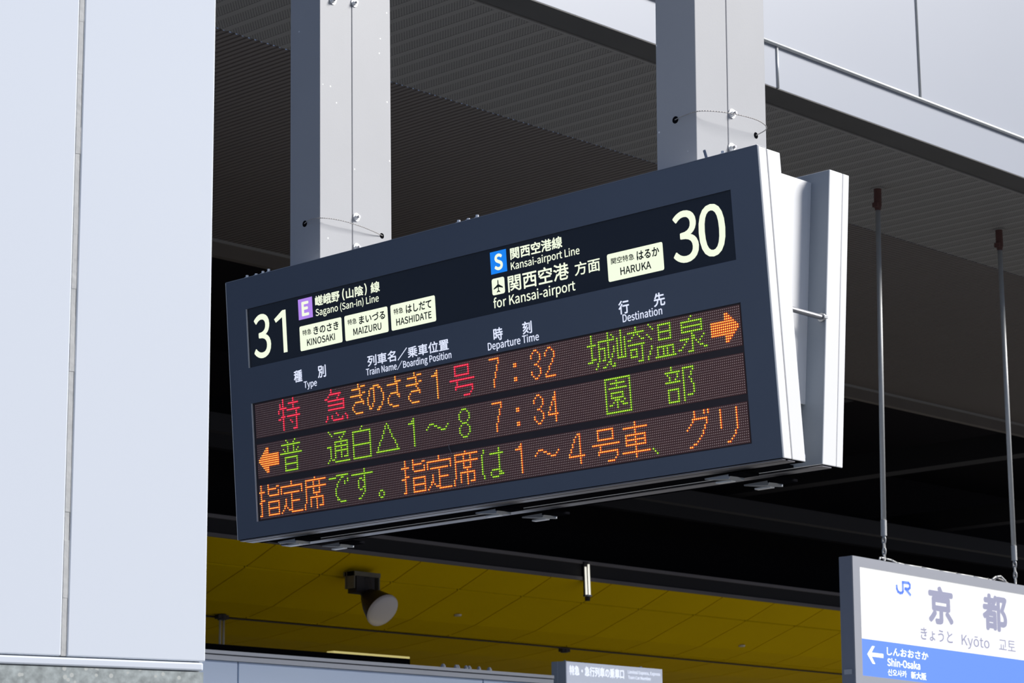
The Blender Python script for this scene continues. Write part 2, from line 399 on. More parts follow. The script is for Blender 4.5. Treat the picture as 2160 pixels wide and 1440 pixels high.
bbox('edge_bead', -.0012, .0004, 0, H, -.0022, .0006, M['case_light'])
bbox('edge_bead', W-.0002, W+.0014, 0, H, -.0022, .0006, M['case_shaded'])
# top edge highlight strip
bbox('top_strip', 0, W, -.0018, -.0002, -.035, .0006, M['alu'])

# header window
hp = bbox('header_panel', wl, wr_, wt, wb, rc-.002, rc+.0005, M['header_black'], T_=BT, label='backlit black header strip with line names')
HF = (BO+bn*(rc+.0005), bu, bd, bn)
def T(body, box, mt='glow_cream', par=None, bold=.034, cap=None, lift=.0006, frame=None, **p):
    return lettering(body, frame or HF, box, M[mt], par or hp, bold, cap, lift, **p)
T('3', (.1090, .1160, .1790, .2400), bold=.016); flat([(.2330, .2400), (.2330, .1375), (.2055, .1495), (.1985, .1385), (.2345, .1180), (.2490, .1180), (.2490, .2400)], HF, M['glow_cream'], 'lettering', hp, lift=.0006)
T('3', (1.6730, .1145, 1.7500, .2400), bold=.016); T('0', (1.7560, .1145, 1.8340, .2400), bold=.016)
flat(rect(.3030, .0995, .3620, .1580), HF, M['glow_purple'], 'line_badge', hp, label='lilac square badge'); T('E', (.3195, .1105, .3455, .1475), 'glow_cream', bold=.055, lift=.001)
flat(rect(1.0565, .0995, 1.1145, .1585), HF, M['glow_blue'], 'line_badge', hp, label='bright blue square badge'); T('S', (1.0725, .1090, 1.0990, .1490), 'glow_cream', bold=.05, lift=.001)
T('嵯峨野', (.3750, .1015, .4745, .1300)); T('(', (.4870, .0995, .4945, .1320)); T('山陰', (.5020, .1025, .5705, .1300)); T(')', (.5770, .0995, .5845, .1320)); T('線', (.6015, .1020, .6360, .1310))
T('Sagano (San-in) Line', (.3745, .1388, .6300, .1575), cap=True, bold=.015)
def service_box(u0, u1, jp1, jp2, en, j1, j2, e):
    flat(rrect(u0, .1768, u1, .2472), HF, M['glow_cream'], 'service_plate', hp, label='cream backlit plate with dark lettering')
    T(jp1, (j1[0], .1890, j1[1], .2045), 'ink_dark', bold=.022, lift=.0010)
    T(jp2, (j2[0], .1865, j2[1], .2085), 'ink_dark', bold=.035, lift=.0010)
    T(en, (e[0], .2178, e[1], .2360), 'ink_dark', bold=.028, cap=True, lift=.0010)
service_box(.3035, .4775, '特急', 'きのさき', 'KINOSAKI', (.3160, .3525), (.3625, .4645), (.3330, .4475))
service_box(.4895, .6618, '特急', 'まいづる', 'MAIZURU', (.5025, .5385), (.5490, .6510), (.5235, .6345))
service_box(.6735, .8452, '特急', 'はしだて', 'HASHIDATE', (.6860, .7225), (.7340, .8310), (.6940, .8290))
service_box(1.4570, 1.6385, '関空特急', 'はるか', 'HARUKA', (1.4700, 1.5455), (1.5548, 1.6265), (1.4985, 1.5975))
T('関西空港線', (1.1295, .1012, 1.3105, .1312)); T('Kansai-airport Line', (1.1285, .1390, 1.3675, .1582), cap=True, bold=.015)
T('関西空港', (1.1145, .1720, 1.3260, .2148), bold=.022); T('方面', (1.3475, .1790, 1.4320, .2122), bold=.02)
T('for Kansai-airport', (1.0585, .2235, 1.3450, .2480), cap=True, bold=.015)
flat(rrect(1.0565, .1705, 1.1020, .2142, .006), HF, M['glow_cream'], 'airport_badge', hp, label='cream rounded badge with aeroplane')
pl = [(0, -1), (.10, -.82), (.10, -.28), (.92, .22), (.92, .40), (.10, .16), (.08, .62), (.34, .84), (.34, .96), (0, .86)]
pl = pl+[(-x, y) for x, y in pl[::-1]][1:-1]
flat([(1.0793+x*.0180, .1925+y*.0175) for x, y in pl], HF, M['ink_dark'], 'aeroplane_symbol', hp, lift=.001)

# column headings printed on the front plate
def TH(body, box, **k): return T(body, box, 'glow_white', board, frame=FR, lift=.0007, **k)
TH('種', (.2750, .3000, .3085, .3325), bold=.025); TH('別', (.3750, .3005, .4070, .3335), bold=.025); TH('Type', (.3145, .3358, .3680, .3538), cap=True, bold=.015)
TH('列車名／乗車位置', (.5770, .3020, .8890, .3315), bold=.022); TH('Train Name／Boarding Position', (.5690, .3372, .8970, .3550), cap=True, bold=.015)
TH('時', (1.0550, .3020, 1.0870, .3345), bold=.025); TH('刻', (1.1590, .3020, 1.1905, .3335), bold=.025); TH('Departure Time', (1.0320, .3368, 1.2130, .3560), cap=True, bold=.015)
TH('行', (1.4870, .3020, 1.5200, .3350), bold=.025); TH('先', (1.6015, .3020, 1.6360, .3345), bold=.025); TH('Destination', (1.4975, .3370, 1.6248, .3558), cap=True, bold=.015)

# LED field -----------------------------------------------------------
G = {
'特': "3,0 3,14;1,2 1,4;1,4 5,4;0,5 0,6;2,8 4,8;0,9 1,9;10,0 10,5;7,2 13,2;6,5 14,5;12,5 12,14;6,8 14,8;10,14 12,14;8,10 9,11",
'急': "4,0 4,1;3,2 10,2;9,3 8,4;2,3;0,4 1,4;2,5 12,5;12,5 12,9;2,7 12,7;2,9 12,9;7,11 8,12;13,12 14,13;14,14;11,13 11,14;5,14 11,14;4,12 4,13;1,12 1,13 0,14",
'き': "6,0 6,1;2,2 7,2;8,1 10,1;7,2 7,6;9,4 10,4;1,5 8,5;8,7;4,8 9,8;9,9;3,9;2,10 2,11;3,12;4,13 8,13",
'の': "4,2 7,2;7,3 8,3;9,4 9,5;10,6 10,9;9,10 9,11;8,12 7,12;7,13 6,13;2,3 4,3;4,3 4,9;3,10 3,11;2,12 1,12;1,11;1,4 1,6;0,7 0,10",
'さ': "6,0 6,2;6,2 9,2;1,3 7,3;7,3 7,8;3,7 7,7;8,8 8,9;2,8;1,9 1,11;2,12 3,12;4,13 7,13",
'1': "8,1 8,13;7,2;5,3 8,3",
'号': "3,1 11,1;3,1 3,5;11,1 11,5;3,5 11,5;0,7 14,7;4,8 4,9;3,10 13,10;3,11;13,10 13,12;12,13;8,14 11,14",
'7': "0,1 5,1;5,1 5,3;4,4 4,6;3,7 3,9;2,10 2,13",
':': "0,5 1,5;0,6 1,6;0,11 1,11;0,12 1,12",
'3': "2,1 3,1;4,2;5,3 5,5;4,6;2,7 3,7;4,8;5,9 5,11;4,12;2,13 3,13;1,12;0,11 0,10;1,2;0,3 0,4",
'2': "2,1 3,1;1,2;0,3 0,4;4,2;5,3 5,5;4,6 4,7;3,8;2,9 2,10;1,11;0,12;0,13 5,13",
'4': "4,1 4,13;3,3 3,4;2,5 2,6;1,7 1,8;0,9;0,10 5,10",
'城': "2,0 2,10;0,4 4,4;2,10 4,10;0,11 2,11;11,0 11,10;6,3 14,3;13,1;14,2;6,3 6,11;5,12 5,13;4,14;6,6 9,6;9,6 9,11;8,11;11,12;12,11 12,13;10,13;8,14 9,14;14,13 14,14;13,14;14,6 14,8;13,9 13,10",
'崎': "2,0 2,11;0,3 0,11;4,3 4,11;0,11 4,11;10,0 10,2;6,2 14,2;9,3;11,3;8,4;12,4;6,5 7,5;13,5 14,5;6,7 14,7;13,7 13,14;11,14 13,14;7,9 10,9;7,9 7,12;10,9 10,12;7,12 10,12",
'温': "1,0 3,2;0,4 2,6;2,9 2,10;1,11 1,12;0,13 0,14;6,1 12,1;6,1 6,7;12,1 12,7;6,4 12,4;6,7 12,7;5,10 13,10;5,10 5,13;13,10 13,13;8,11 8,13;10,11 10,13;4,14 14,14",
'泉': "7,0;6,1;2,2 12,2;2,2 2,6;12,2 12,6;2,4 12,4;2,6 12,6;7,6 7,14;8,8 8,9;5,14 7,14;1,9 5,9;4,10 2,12;0,13 1,13;13,8 11,10;9,10 10,11;11,12 12,12;13,13 14,13",
'→': "8,2 9,2;8,3 10,3;8,4 11,4;1,5 12,5;1,6 13,6;1,7 14,7;1,8 14,8;1,9 13,9;1,10 12,10;8,11 11,11;8,12 10,12;8,13 9,13",
'←': "7,2 6,2;7,3 5,3;7,4 4,4;14,5 3,5;14,6 2,6;14,7 1,7;14,8 1,8;14,9 2,9;14,10 3,10;7,11 4,11;7,12 5,12;7,13 6,13",
'普': "4,0 5,1;10,0 9,1;1,2 13,2;5,2 5,6;9,2 9,6;2,4 3,5;12,4 11,5;0,6 14,6;3,8 11,8;3,8 3,14;11,8 11,14;3,11 11,11;3,14 11,14",
'通': "1,0 3,2;5,1 12,1;11,2;10,3;8,3;9,4;5,5 13,5;5,5 5,12;13,5 13,12;5,7 13,7;5,9 13,9;9,5 9,12;11,12 13,12;0,7 2,7;2,7 2,12;1,13;0,14;3,13 4,13;5,14 14,14",
'白': "7,0;6,1;1,2 12,2;1,2 1,14;12,2 12,14;1,8 12,8;1,14 12,14",
'△': "7,1;6,2 6,3;8,2 8,3;5,4 5,5;4,6 4,7;3,8;2,9 2,10;1,11 1,12;0,13 14,13;9,4 9,5;10,6 10,7;11,8;12,9 12,10;13,11 13,12",
'〜': "0,7;1,6;2,5 4,5;5,6 6,6;7,7 8,7;9,8 11,8;12,7;13,6",
'8': "2,1 4,1;1,2;0,3 0,5;1,6;5,2;6,3 6,5;5,6;2,7 4,7;1,8;0,9 0,11;1,12;5,8;6,9 6,11;5,12;2,13 4,13",
'園': "0,0 13,0;0,0 0,14;13,0 13,14;0,14 13,14;6,1 6,4;3,2 10,2;2,4 11,4;3,6 9,6;3,6 3,8;9,6 9,8;3,8 9,8;5,9 7,9;10,9;4,10;6,9 6,12;8,10 9,10;2,11 3,11;9,11 11,11",
'部': "3,0 3,1;0,2 7,2;1,3;2,4 2,5;6,3 6,4;5,5;0,6 7,6;1,9 6,9;1,9 1,14;6,9 6,14;1,14 6,14;9,1 9,14;9,1 14,1;14,2;13,3 13,4;12,5;13,6 13,7;14,8 14,11;11,12 13,12",
'指': "2,0 2,14;1,14;0,3 4,3;2,7 4,7;0,8 2,8;7,0 7,4;7,2 12,2;13,1 14,1;14,3 14,5;8,5 14,5;7,8 14,8;7,8 7,14;14,8 14,14;7,11 14,11;7,14 14,14",
'定': "7,0 7,1;0,2 14,2;0,2 0,5;14,2 14,5;2,5 12,5;7,5 7,13;7,9 12,9;7,14 14,14;5,13 7,13;3,8 3,11;2,11 2,12;1,13;0,14;4,12",
'席': "7,0;1,1 14,1;1,1 1,11;0,12 0,14;1,4 14,4;6,2 6,7;10,2 10,7;6,7 10,7;8,8 8,14;4,9 12,9;4,9 4,13;12,9 12,13;10,13 12,13",
'で': "1,2 5,2;6,1 13,1;9,2 10,2;8,3;7,4;6,5 6,6;5,7 5,10;6,11;6,12 7,12;8,13 11,13;13,3 13,4;11,4 11,5",
'す': "0,2 13,2;8,0 8,10;7,5;5,4 6,4;4,5 4,8;5,9 6,9;7,8;7,11;6,12;4,13 5,13",
'。': "2,11 3,11;1,12 1,13;4,12 4,13;2,14 3,14",
'は': "2,1 2,2;1,3 1,11;2,12 2,13;6,3 13,3;11,1 11,12;7,10 11,10;12,11;12,12 13,12;6,11 6,12;7,13 10,13",
'四': "8,1;9,1 9,13;7,2;6,3 6,4;5,5 5,6;4,7 4,8;3,9;3,10 11,10",
'車': "7,0 7,14;1,2 13,2;2,5 12,5;2,5 2,9;12,5 12,9;2,7 12,7;2,9 12,9;0,12 14,12",
'、': "0,12 2,14",
'グ': "6,0 6,2;5,3 12,3;5,4;4,5;3,6;2,7;12,3 12,5;11,6 11,7;10,8 10,9;9,10 7,12;5,13 6,13;3,14 4,14;11,0 11,1;13,0 13,1",
'リ': "3,1 3,8;11,1 11,9;10,10 10,11;9,12;8,13;6,14 7,14"}
def dots(s):
    out = set()
    for pth in s.split(';'):
        pts = [tuple(map(int, q.split(','))) for q in pth.split()]
        out.add(pts[0])
        for (x0, y0), (x1, y1) in zip(pts[:-1], pts[1:]):
            n = max(abs(x1-x0), abs(y1-y0))
            for i in range(n+1): out.add((round(x0+(x1-x0)*i/max(n, 1)), round(y0+(y1-y0)*i/max(n, 1))))
    return out
ROWS = [[('特', 16, 'r'), ('急', 48, 'r'), ('き', 64, 'y'), ('の', 76, 'y'), ('さ', 88, 'y'), ('き', 100, 'y'), ('1', 112, 'y'), ('号', 128, 'r'), ('7', 152, 'o'), (':', 166, 'o'), ('3', 176, 'o'), ('2', 184, 'o'), ('城', 208, 'g'), ('崎', 224, 'g'), ('温', 240, 'g'), ('泉', 256, 'g'), ('→', 272, 'o')],
        [('←', 0, 'o'), ('普', 16, 'g'), ('通', 48, 'g'), ('白', 64, 'g'), ('△', 80, 'g'), ('1', 96, 'g'), ('〜', 112, 'g'), ('8', 132, 'g'), ('7', 152, 'o'), (':', 166, 'o'), ('3', 176, 'o'), ('4', 184, 'o'), ('園', 216, 'g'), ('部', 248, 'g')],
        [('指', -1, 'o'), ('定', 15, 'o'), ('席', 31, 'o'), ('で', 47, 'g'), ('す', 63, 'g'), ('。', 79, 'g'), ('指', 95, 'o'), ('定', 111, 'o'), ('席', 127, 'o'), ('は', 143, 'g'), ('1', 159, 'o'), ('〜', 175, 'o'), ('四', 191, 'o'), ('号', 207, 'o'), ('車', 223, 'o'), ('、', 239, 'g'), ('グ', 255, 'o'), ('リ', 271, 'o')]]
CU0, CP, RP = .1020, .006113, .00607
RT = (.3743, .4906, .6078)
led = bbox('led_panel', ll, lr, lt, lb, rc-.002, rc+.0003, M['led_gap'], T_=BT, label='LED text panel of three rows')
LZ = rc+.0015
def dome(mb, u, d, r, h, mt, n=6):
    o = len(mb.v)
    for i in range(n):
        t = 2*math.pi*(i+.5)/n; mb.v.append(tuple(BT(V((u+r*math.cos(t), d+r*math.sin(t), LZ)))))
    mb.v.append(tuple(BT(V((u, d, LZ+h)))))
    k = mb.mid(mt)
    for i in range(n): mb.f.append((o+i, o+(i+1) % n, o+n)); mb.mi.append(k)
def disc(mb, u, d, r, z, mt, n=8):
    mb.poly([BT(V((u+r*math.cos(2*math.pi*(i+.5)/n), d+r*math.sin(2*math.pi*(i+.5)/n), z))) for i in range(n)], mt)
CN = {'r': 'red', 'o': 'orange', 'y': 'amber', 'g': 'green'}
for ri, row in enumerate(ROWS):
    t0 = RT[ri]
    MB().box(CU0-.0045, CU0+287*CP+.0040, t0-.0040, t0+15*RP+.0040, rc+.0004, rc+.0012, M['led_board'], BT).build('led_board', led)
    lit = {}
    for ch, c0, col in row:
        mb = MB()
        for x, y in sorted(dots(G[ch])):
            cx = c0+x
            if not 0 <= cx <= 287: continue
            lit[(cx, y)] = col
            u = CU0+cx*CP; d = t0+y*RP
            disc(mb, u, d, .00305, LZ-.0001, M['halo_'+col]); disc(mb, u, d, .00165, LZ+.0012, M['core_'+col])
        mb.build('led_character', led, label=CN[col]+' lit LED character')
    # faint left-over dots beside the strokes of the scrolling row
    off = MB()
    for x in range(288):
        for y in range(16):
            if (x, y) not in lit: dome(off, CU0+x*CP, t0+y*RP, .00160, .0008, M['led_off'])
    off.build('unlit_leds', led, kind='stuff')
MB().tube([BT(V((u, d, rc+.004))) for u, d in ((.866, .583), (.867, .592), (.871, .600), (.874, .607))], .0006, M['alu']).build('loose_thread', board)

# rear housing (second, back-to-back board) -----------------------------
RO = V((BO.x, 4.798, 1.6965+CZ)); RTL = .1012
rd = V((0, -math.sin(RTL), -math.cos(RTL))); rn = V((0, math.cos(RTL), -math.sin(RTL)))
def RTF(p): return RO+bu*p.x+rd*p.y+V((0, 1, 0))*p.z
def rbox(name, a, mt, bevel=0, **p): return MB().box(*a, mt, RTF).build(name, board, bevel=bevel, **p)
rbox('rear_case_body', (0, W, 0, H, 0, .054), M['case_light'], .002, label='pale metal rear housing')
rbox('rim_gasket', (.003, W-.003, .003, H-.003, .054, .0555), M['black'])
rbox('rear_frame_rim', (0, W, 0, H, .0555, .0815), M['case_light'], .002)
rbox('inner_shade_panel', (.04, W-.0007, .002, H-.002, -.0015, -.0002), M['case_shaded'], label='inner face of the rear housing, its shade painted grey')  # dark sheet paints shade over the pale rear housing
# end plates that tie the two housings, inset from the ends
XE = BO.x+W
for X in (XE-.059, BO.x+.055):
    q = MB(); ya0, yb0, za = 4.594, 4.800, 1.672+CZ; ya1, yb1, zb = 4.638, 4.738, 1.105+CZ
    q.poly([(X, ya0, za), (X, yb0, za), (X, yb1, zb), (X, ya1, zb), (X+.004, ya0, za), (X+.004, yb0, za), (X+.004, yb1, zb), (X+.004, ya1, zb)], M['case_light'],
           [(0, 1, 2, 3), (7, 6, 5, 4), (0, 4, 5, 1), (1, 5, 6, 2), (2, 6, 7, 3), (3, 7, 4, 0)])
    q.build('end_plate', board)
MB().cyl((XE-.012, 4.62, 1.318+CZ), (XE-.010, 4.757, 1.316+CZ), .0068, M['alu'], 14).cyl((XE-.010, 4.752, 1.316+CZ), (XE-.010, 4.765, 1.316+CZ), .011, M['alu_dull'], 12).build('tie_rod', board, smooth=False)
MB().cyl((XE-.02, 4.650, .962+CZ), (XE-.02, 4.664, .962+CZ), .014, M['case_shaded'], 14).build('cable_gland', board)
# top cover between the housings, carries the posts
MB().box(BO.x+.06, XE-.07, 4.60, 4.80, 1.640+CZ, 1.655+CZ, M['case_shaded']).build('top_cover', board)
# bottom rails and latches
zb0 = BT(V((0, H, 0))).z
bbox('underside', .002, W-.002, H, H+.0006, -.0898, -.002, M['black'])
r1 = MB()
r1.box(.004, W-.004, H+.0007, H+.0045, -.0180, -.0040, M['rail'], BS)
r1.build('bottom_rail', board, bevel=.001, label='narrow brushed metal rail along the front bottom edge')
r1 = MB(); r1.box(.004, W-.004, H+.0007, H+.0045, -.0540, -.0250, M['rail'], BS)
r1.build('bottom_rail', board, bevel=.001, label='brushed metal rail under the front housing')
MB().box(BO.x+.01, XE-.085, 4.652, 4.724, .952+CZ, .958+CZ, M['black']).build('bottom_cover', board)
rbox('underside', (.002, W-.002, H, H+.0006, .002, .080), M['black'])
r2 = MB(); r2.box(.004, W-.004, H+.0007, H+.0050, .004, .0420, M['rail'], RTF)
r2.build('bottom_rail', board, bevel=.001, label='brushed metal rail under the rear housing')
def latch(x, y, flip=1):
    z = .940+CZ
    q = MB(); q.box(x+.03, x+.085, y-.020, y+.030, z-.008, z-.001, M['black'])
    q.poly([(x-.045, y-.018, z-.004), (x+.040, y-.018, z-.002), (x+.040, y+.03, z-.002), (x-.02, y+.03, z-.004),
            (x-.045, y-.018, z-.008), (x+.030, y-.018, z-.015), (x+.040, y+.03, z-.015), (x-.02, y+.03, z-.008)], M['alu_dull'],
           [(3, 2, 1, 0), (4, 5, 6, 7), (0, 1, 5, 4), (1, 2, 6, 5), (2, 3, 7, 6), (3, 0, 4, 7)])
    o = q.build('latch', board, bevel=.001)
    MB().box(x-.030, x+.020, y+.005, y+.022, z-.0165, z-.0120, M['chrome']).build('latch_lever', o, bevel=.001)
for x in (-5.215, -4.430, -3.655): latch(x, 4.628)
for x in (-5.190, -4.400, -3.650): latch(x, 4.775)
# bolts along the top hinge
for x, h in ((-5.332, .012), (-5.292, .010), (-5.262, .012), (-5.237, .014), (-4.466, .012), (-4.430, .010), (-4.397, .013), (-3.563, .012)):
    MB().cyl((x, 4.545, 1.699+CZ), (x, 4.545, 1.711+CZ), .0085, M['chrome'], 8).cyl((x, 4.545, 1.711+CZ), (x, 4.545, 1.706+h+CZ), .0045, M['chrome'], 6).build('bolt', board)
MB().cyl((-3.610, 4.545, 1.699+CZ), (-3.620, 4.545, 1.732+CZ), .004, M['alu'], 6).build('cable_stub', board)

# ================================================================== POSTS
def post(x0, label, wire_pts, bolts, lean):
    x1 = x0+.129; z0, z1 = 1.700+CZ, 3.398+CZ
    t = empty('support_post', V(((x0+x1)/2, 4.742, z0)), label=label, category='post', group='posts that carry the departure board')
    def LT(p): return V((p.x+lean*(p.z-z0), p.y, p.z))
    MB().box(x0, x1, 4.600, 4.7265, z0, z1, M['post'], LT).build('post_half', t, bevel=.002)
    MB().box(x0, x1, 4.7285, 4.886, z0, z1, M['post'], LT).build('post_half', t, bevel=.002)
    MB().box(x0+.004, x1-.006, 4.7262, 4.7288, z0, z1, M['black'], LT).build('seam_gasket', t)
    for y, z in bolts:
        zz = z+CZ; xx = x1+lean*(zz-z0)
        MB().cyl((xx, y, zz), (xx+.003, y, zz), .0125, M['chrome'], 14).cyl((xx+.003, y, zz), (xx+.010, y, zz), .0078, M['chrome'], 6).cyl((xx+.010, y, zz), (xx+.016, y, zz), .004, M['alu'], 8).build('hex_bolt', t)
    a = V(wire_pts[0]); b = V(wire_pts[-1])
    MB().cyl(a+V((0, .003, 0)), a+V((0, .0012, 0)), .0095, M['black'], 16).build('cable_hole', t)
    bx = x1+lean*(b.z-z0); MB().cyl((bx-.001, b.y, b.z), (bx+.0003, b.y, b.z), .0085, M['black'], 16).build('cable_hole', t)
    # smooth the cable by Catmull-Rom
    P = [V(q) for q in wire_pts]; P = [P[0]]+P+[P[-1]]; pts = []
    for i in range(1, len(P)-2):
        for s in range(8):
            u = s/8; p0, p1, p2, p3 = P[i-1:i+3]
            pts.append(.5*((2*p1)+(p2-p0)*u+(2*p0-5*p1+4*p2-p3)*u*u+(3*p1-p0-3*p2+p3)*u**3))
    pts.append(P[-2])
    MB().tube(pts, .0013, M['steel_cable'], 6).build('steel_cable', t, smooth=True)
z = CZ
post(-5.207, 'grey steel post nearer the white pillar, hanging the board on the left', [(-5.144, 4.598, 1.848+z), (-5.11, 4.590, 1.852+z), (-5.070, 4.600, 1.851+z), (-5.058, 4.66, 1.853+z), (-5.062, 4.74, 1.852+z), (-5.068, 4.80, 1.848+z), (-5.077, 4.846, 1.845+z)],
     ((4.742, 1.882), (4.743, 1.791), (4.737, 2.542), (4.650, 2.527)), -.010)
post(-3.818, 'grey steel post hanging the board on the right, above the number 30', [(-3.754, 4.598, 1.852+z), (-3.72, 4.590, 1.853+z), (-3.678, 4.600, 1.858+z), (-3.655, 4.66, 1.864+z), (-3.648, 4.74, 1.870+z), (-3.650, 4.81, 1.872+z), (-3.664, 4.858, 1.866+z), (-3.687, 4.842, 1.849+z)],
     ((4.743, 1.885), (4.738, 1.794)), .014)

# ================================================================== STATION NAME SIGN (far right)
SX = -8.90; SO = V((SX, 12.534, 1.924+CZ)); ta = -.018
su = V((0, math.cos(ta), math.sin(ta))); sdn = V((0, math.sin(ta), -math.cos(ta))); sn = V((1, 0, 0)); SF = (SO, su, sdn, sn)
def ST(p): return SO+su*p.x+sdn*p.y+sn*p.z
SW, SH = 2.42, .80
sign = empty('station_name_sign', ST(V((SW/2, SH, 0))), label='lit white and blue station name sign hanging from two rods', category='sign')
MB().box(0, SW, 0, SH, -.105, -.010, M['sign_side'], ST).build('case', sign, bevel=.003)
f = MB()
for a in ((0, SW, 0, .061), (0, SW, .737, SH), (0, .075, .061, .737), (SW-.075, SW, .061, .737)): f.box(*a, -.010, 0, M['sign_frame'], ST)
f.build('frame', sign)
face = MB().box(.075, SW-.075, .061, .737, -.008, -.005, M['lit_face'], ST).build('lit_face', sign, label='glowing white face')
SFF = (SO+sn*(-.005), su, sdn, sn)
flat(rect(.075, .508, SW-.075, .737), SFF, M['lit_blue'], 'blue_band', face, lift=.0008, label='blue lower band')
def TS(b, box, mt, bold=.02, cap=None): return lettering(b, SFF, box, M[mt], face, bold, cap, lift=.002)
TS('京', (.834, .111, 1.100, .340), 'lit_grey', .055); TS('都', (1.468, .103, 1.748, .330), 'lit_grey', .055)
TS('きょうと', (.728, .385, 1.090, .462), 'lit_grey', .02); TS('Kyōto', (1.195, .394, 1.525, .460), 'lit_grey', .01, True); TS('교토', (1.640, .388, 1.845, .458), 'lit_grey', -.01)
TS('しんおおさか', (.345, .542, .800, .590), 'sign_text_white', .025); TS('Shin-Osaka', (.347, .613, .705, .657), 'sign_text_white', .03, True)
TS('신오사카', (.348, .677, .552, .718), 'sign_text_white', .02); TS('新大阪', (.602, .676, .770, .720), 'sign_text_white', .03)
ar = [(.132, .601), (.186, .547), (.214, .547), (.178, .588), (.304, .588), (.304, .613), (.178, .613), (.214, .657), (.186, .657)]
flat(ar, SFF, M['sign_text_white'], 'arrow', face, lift=.002)
# railway monogram: J hook and R drawn as thick strokes
def stroke(pts, t, mt, name, parent):
    mb = MB()
    for (a, b), (c, d) in zip(pts[:-1], pts[1:]):
        dx, dy = c-a, d-b; L = math.hypot(dx, dy); nx, ny = -dy/L*t/2, dx/L*t/2; ex, ey = dx/L*t*.35, dy/L*t*.35
        q = [(a-ex+nx, b-ey+ny), (c+ex+nx, d+ey+ny), (c+ex-nx, d+ey-ny), (a-ex-nx, b-ey-ny)]
        mb.poly([SFF[0]+su*x+sdn*y+sn*.002 for x, y in q], mt)
    mb.build(name, parent)
jr = lambda x, y: (.469+x*.162, .108+y*.083)
stroke([jr(.04, .42), jr(.05, .66), jr(.12, .86), jr(.26, .94), jr(.40, .90), jr(.46, .78), jr(.46, .08), jr(.86, .06), jr(.95, .18), jr(.94, .42), jr(.84, .54), jr(.62, .54), jr(.96, .96)], .018, M['lit_logo'], 'railway_logo', face)
MB().box(-8.983, -8.925, 12.515, 12.536, 1.192+CZ, 1.222+CZ, M['plate_grey']).build('maker_plate', sign)
# power cable lying along the top
cb = [ST(V((x, -.004-h, -.03))) for x, h in ((.33, 0), (.34, .022), (.40, .020), (.46, .018), (.52, .006), (.60, .003), (.80, .004), (1.0, .002), (1.2, .003), (1.4, .004), (1.62, .002), (1.68, .03), (1.74, .04), (1.80, .012))]
MB().tube(cb, .006, M['rod'], 6).build('power_cable', sign, smooth=True)
MB().tube([ST(V((x, -.002-h, -.05))) for x, h in ((1.66, 0), (1.72, .03), (1.80, .02), (1.86, .006))], .006, M['steel_cable'], 6).build('power_cable', sign, smooth=True)
for x in (.80, 1.2, 1.58): MB().ring(ST(V((x, -.005, -.03))), su, (0, 0, 1), .009, .009, .0028, M['steel_cable'], 10, 5).build('cable_tie', sign)
# hanging rods
def hrod(p_top, p_bot, label):
    a = V(p_top); b = V(p_bot); d = (b-a).normalized()
    t = empty('hanging_rod', b, label=label, category='rod', group='rods that hang the station name sign')
    MB().cyl(a, a+d*.004, .045, M['soffit'], 16).build('ceiling_flange', t)
    q = MB(); q.cyl(a+d*.004, a+d*.115, .0255, M['rust'], 14).cyl(a+d*.115, a+d*.150, .0255, M['rust'], 14, .018).box(a.x-.02, a.x+.02, a.y-.04, a.y-.02, a.z-.13, a.z-.10, M['rust'])
    q.build('rust_collar', t, label='rust-brown steel collar', smooth=False)
    L = (b-a).length
    MB().cyl(a+d*.150, a+d*(L-.27), .0168, M['rod'], 14).build('rod', t, smooth=True)
    MB().cyl(a+d*(L-.27), a+d*(L-.17), .0195, M['rod'], 14).cyl(a+d*(L-.17), a+d*(L-.155), .012, M['alu_dull'], 10).build('turnbuckle', t)
    for i, s in enumerate((.142, .106, .070, .034)):
        MB().ring(a+d*(L-s), (1, .3, 0) if i % 2 else (.2, 1, 0), d, .013, .026, .0055, M['rod']).build('chain_link', t, smooth=True)
hrod((-8.945, 13.045, ZS), tuple(ST(V((.415, -.004, -.05)))), 'left of two steel rods hanging the station name sign')
hrod((-8.96, 14.535, ZS), tuple(ST(V((1.955, -.004, -.05)))), 'right of two steel rods hanging the station name sign')

# ================================================================== SMALL BOARDING SIGN (bottom)
bs = empty('boarding_sign', V((GX-.06, 13.84, 1.2+CZ)), label='pale grey-blue boarding position sign beside the partition gutter', category='sign')
q = MB(); q.poly([(GX-.14, 13.302, .9+CZ), (GX-.14, 14.382, .9+CZ), (GX-.14, 14.382, 1.513+CZ), (GX-.14, 13.302, 1.518+CZ), (GX-.008, 13.302, .9+CZ), (GX-.008, 14.382, .9+CZ), (GX-.008, 14.382, 1.513+CZ), (GX-.008, 13.302, 1.518+CZ)], M['small_sign_side'],
       [(0, 1, 2, 3), (7, 6, 5, 4), (0, 4, 5, 1), (1, 5, 6, 2), (2, 6, 7, 3), (3, 7, 4, 0)]); q.build('case', bs, bevel=.003)
MB().box(GX-.145, GX-.085, 13.296, 14.386, .9+CZ, 1.519+CZ, M['small_sign_side']).build('rear_shell', bs, bevel=.003)
MB().box(GX-.008, GX, 13.304, 14.380, .9+CZ, 1.513+CZ, M['small_sign']).build('lit_face', bs)  # emission put into the colour lifts the face to its pale tone
BF = (V((GX, 13.302, 1.518+CZ)), V((0, 1, 0)), V((0, 0, -1)), V((1, 0, 0)))
for b_, bx, bo in (('特急・急行列車の乗車口', (.031, .031, .634, .099), .03), ('Limited Express, Express', (.680, .033, 1.053, .056), .0), ('Train Car Number', (.682, .073, .944, .096), .0)):
    lettering(b_, BF, bx, M['sign_text_white'], bs, bo, True if b_[0] in 'LT' else None, lift=.001)
MB().box(GX-.05, GX-.04, 13.33, 13.335, 1.518+CZ, 1.528+CZ, M['alu']).box(GX-.03, GX-.02, 14.15, 14.17, 1.513+CZ, 1.524+CZ, M['alu']).build('top_screws', bs)
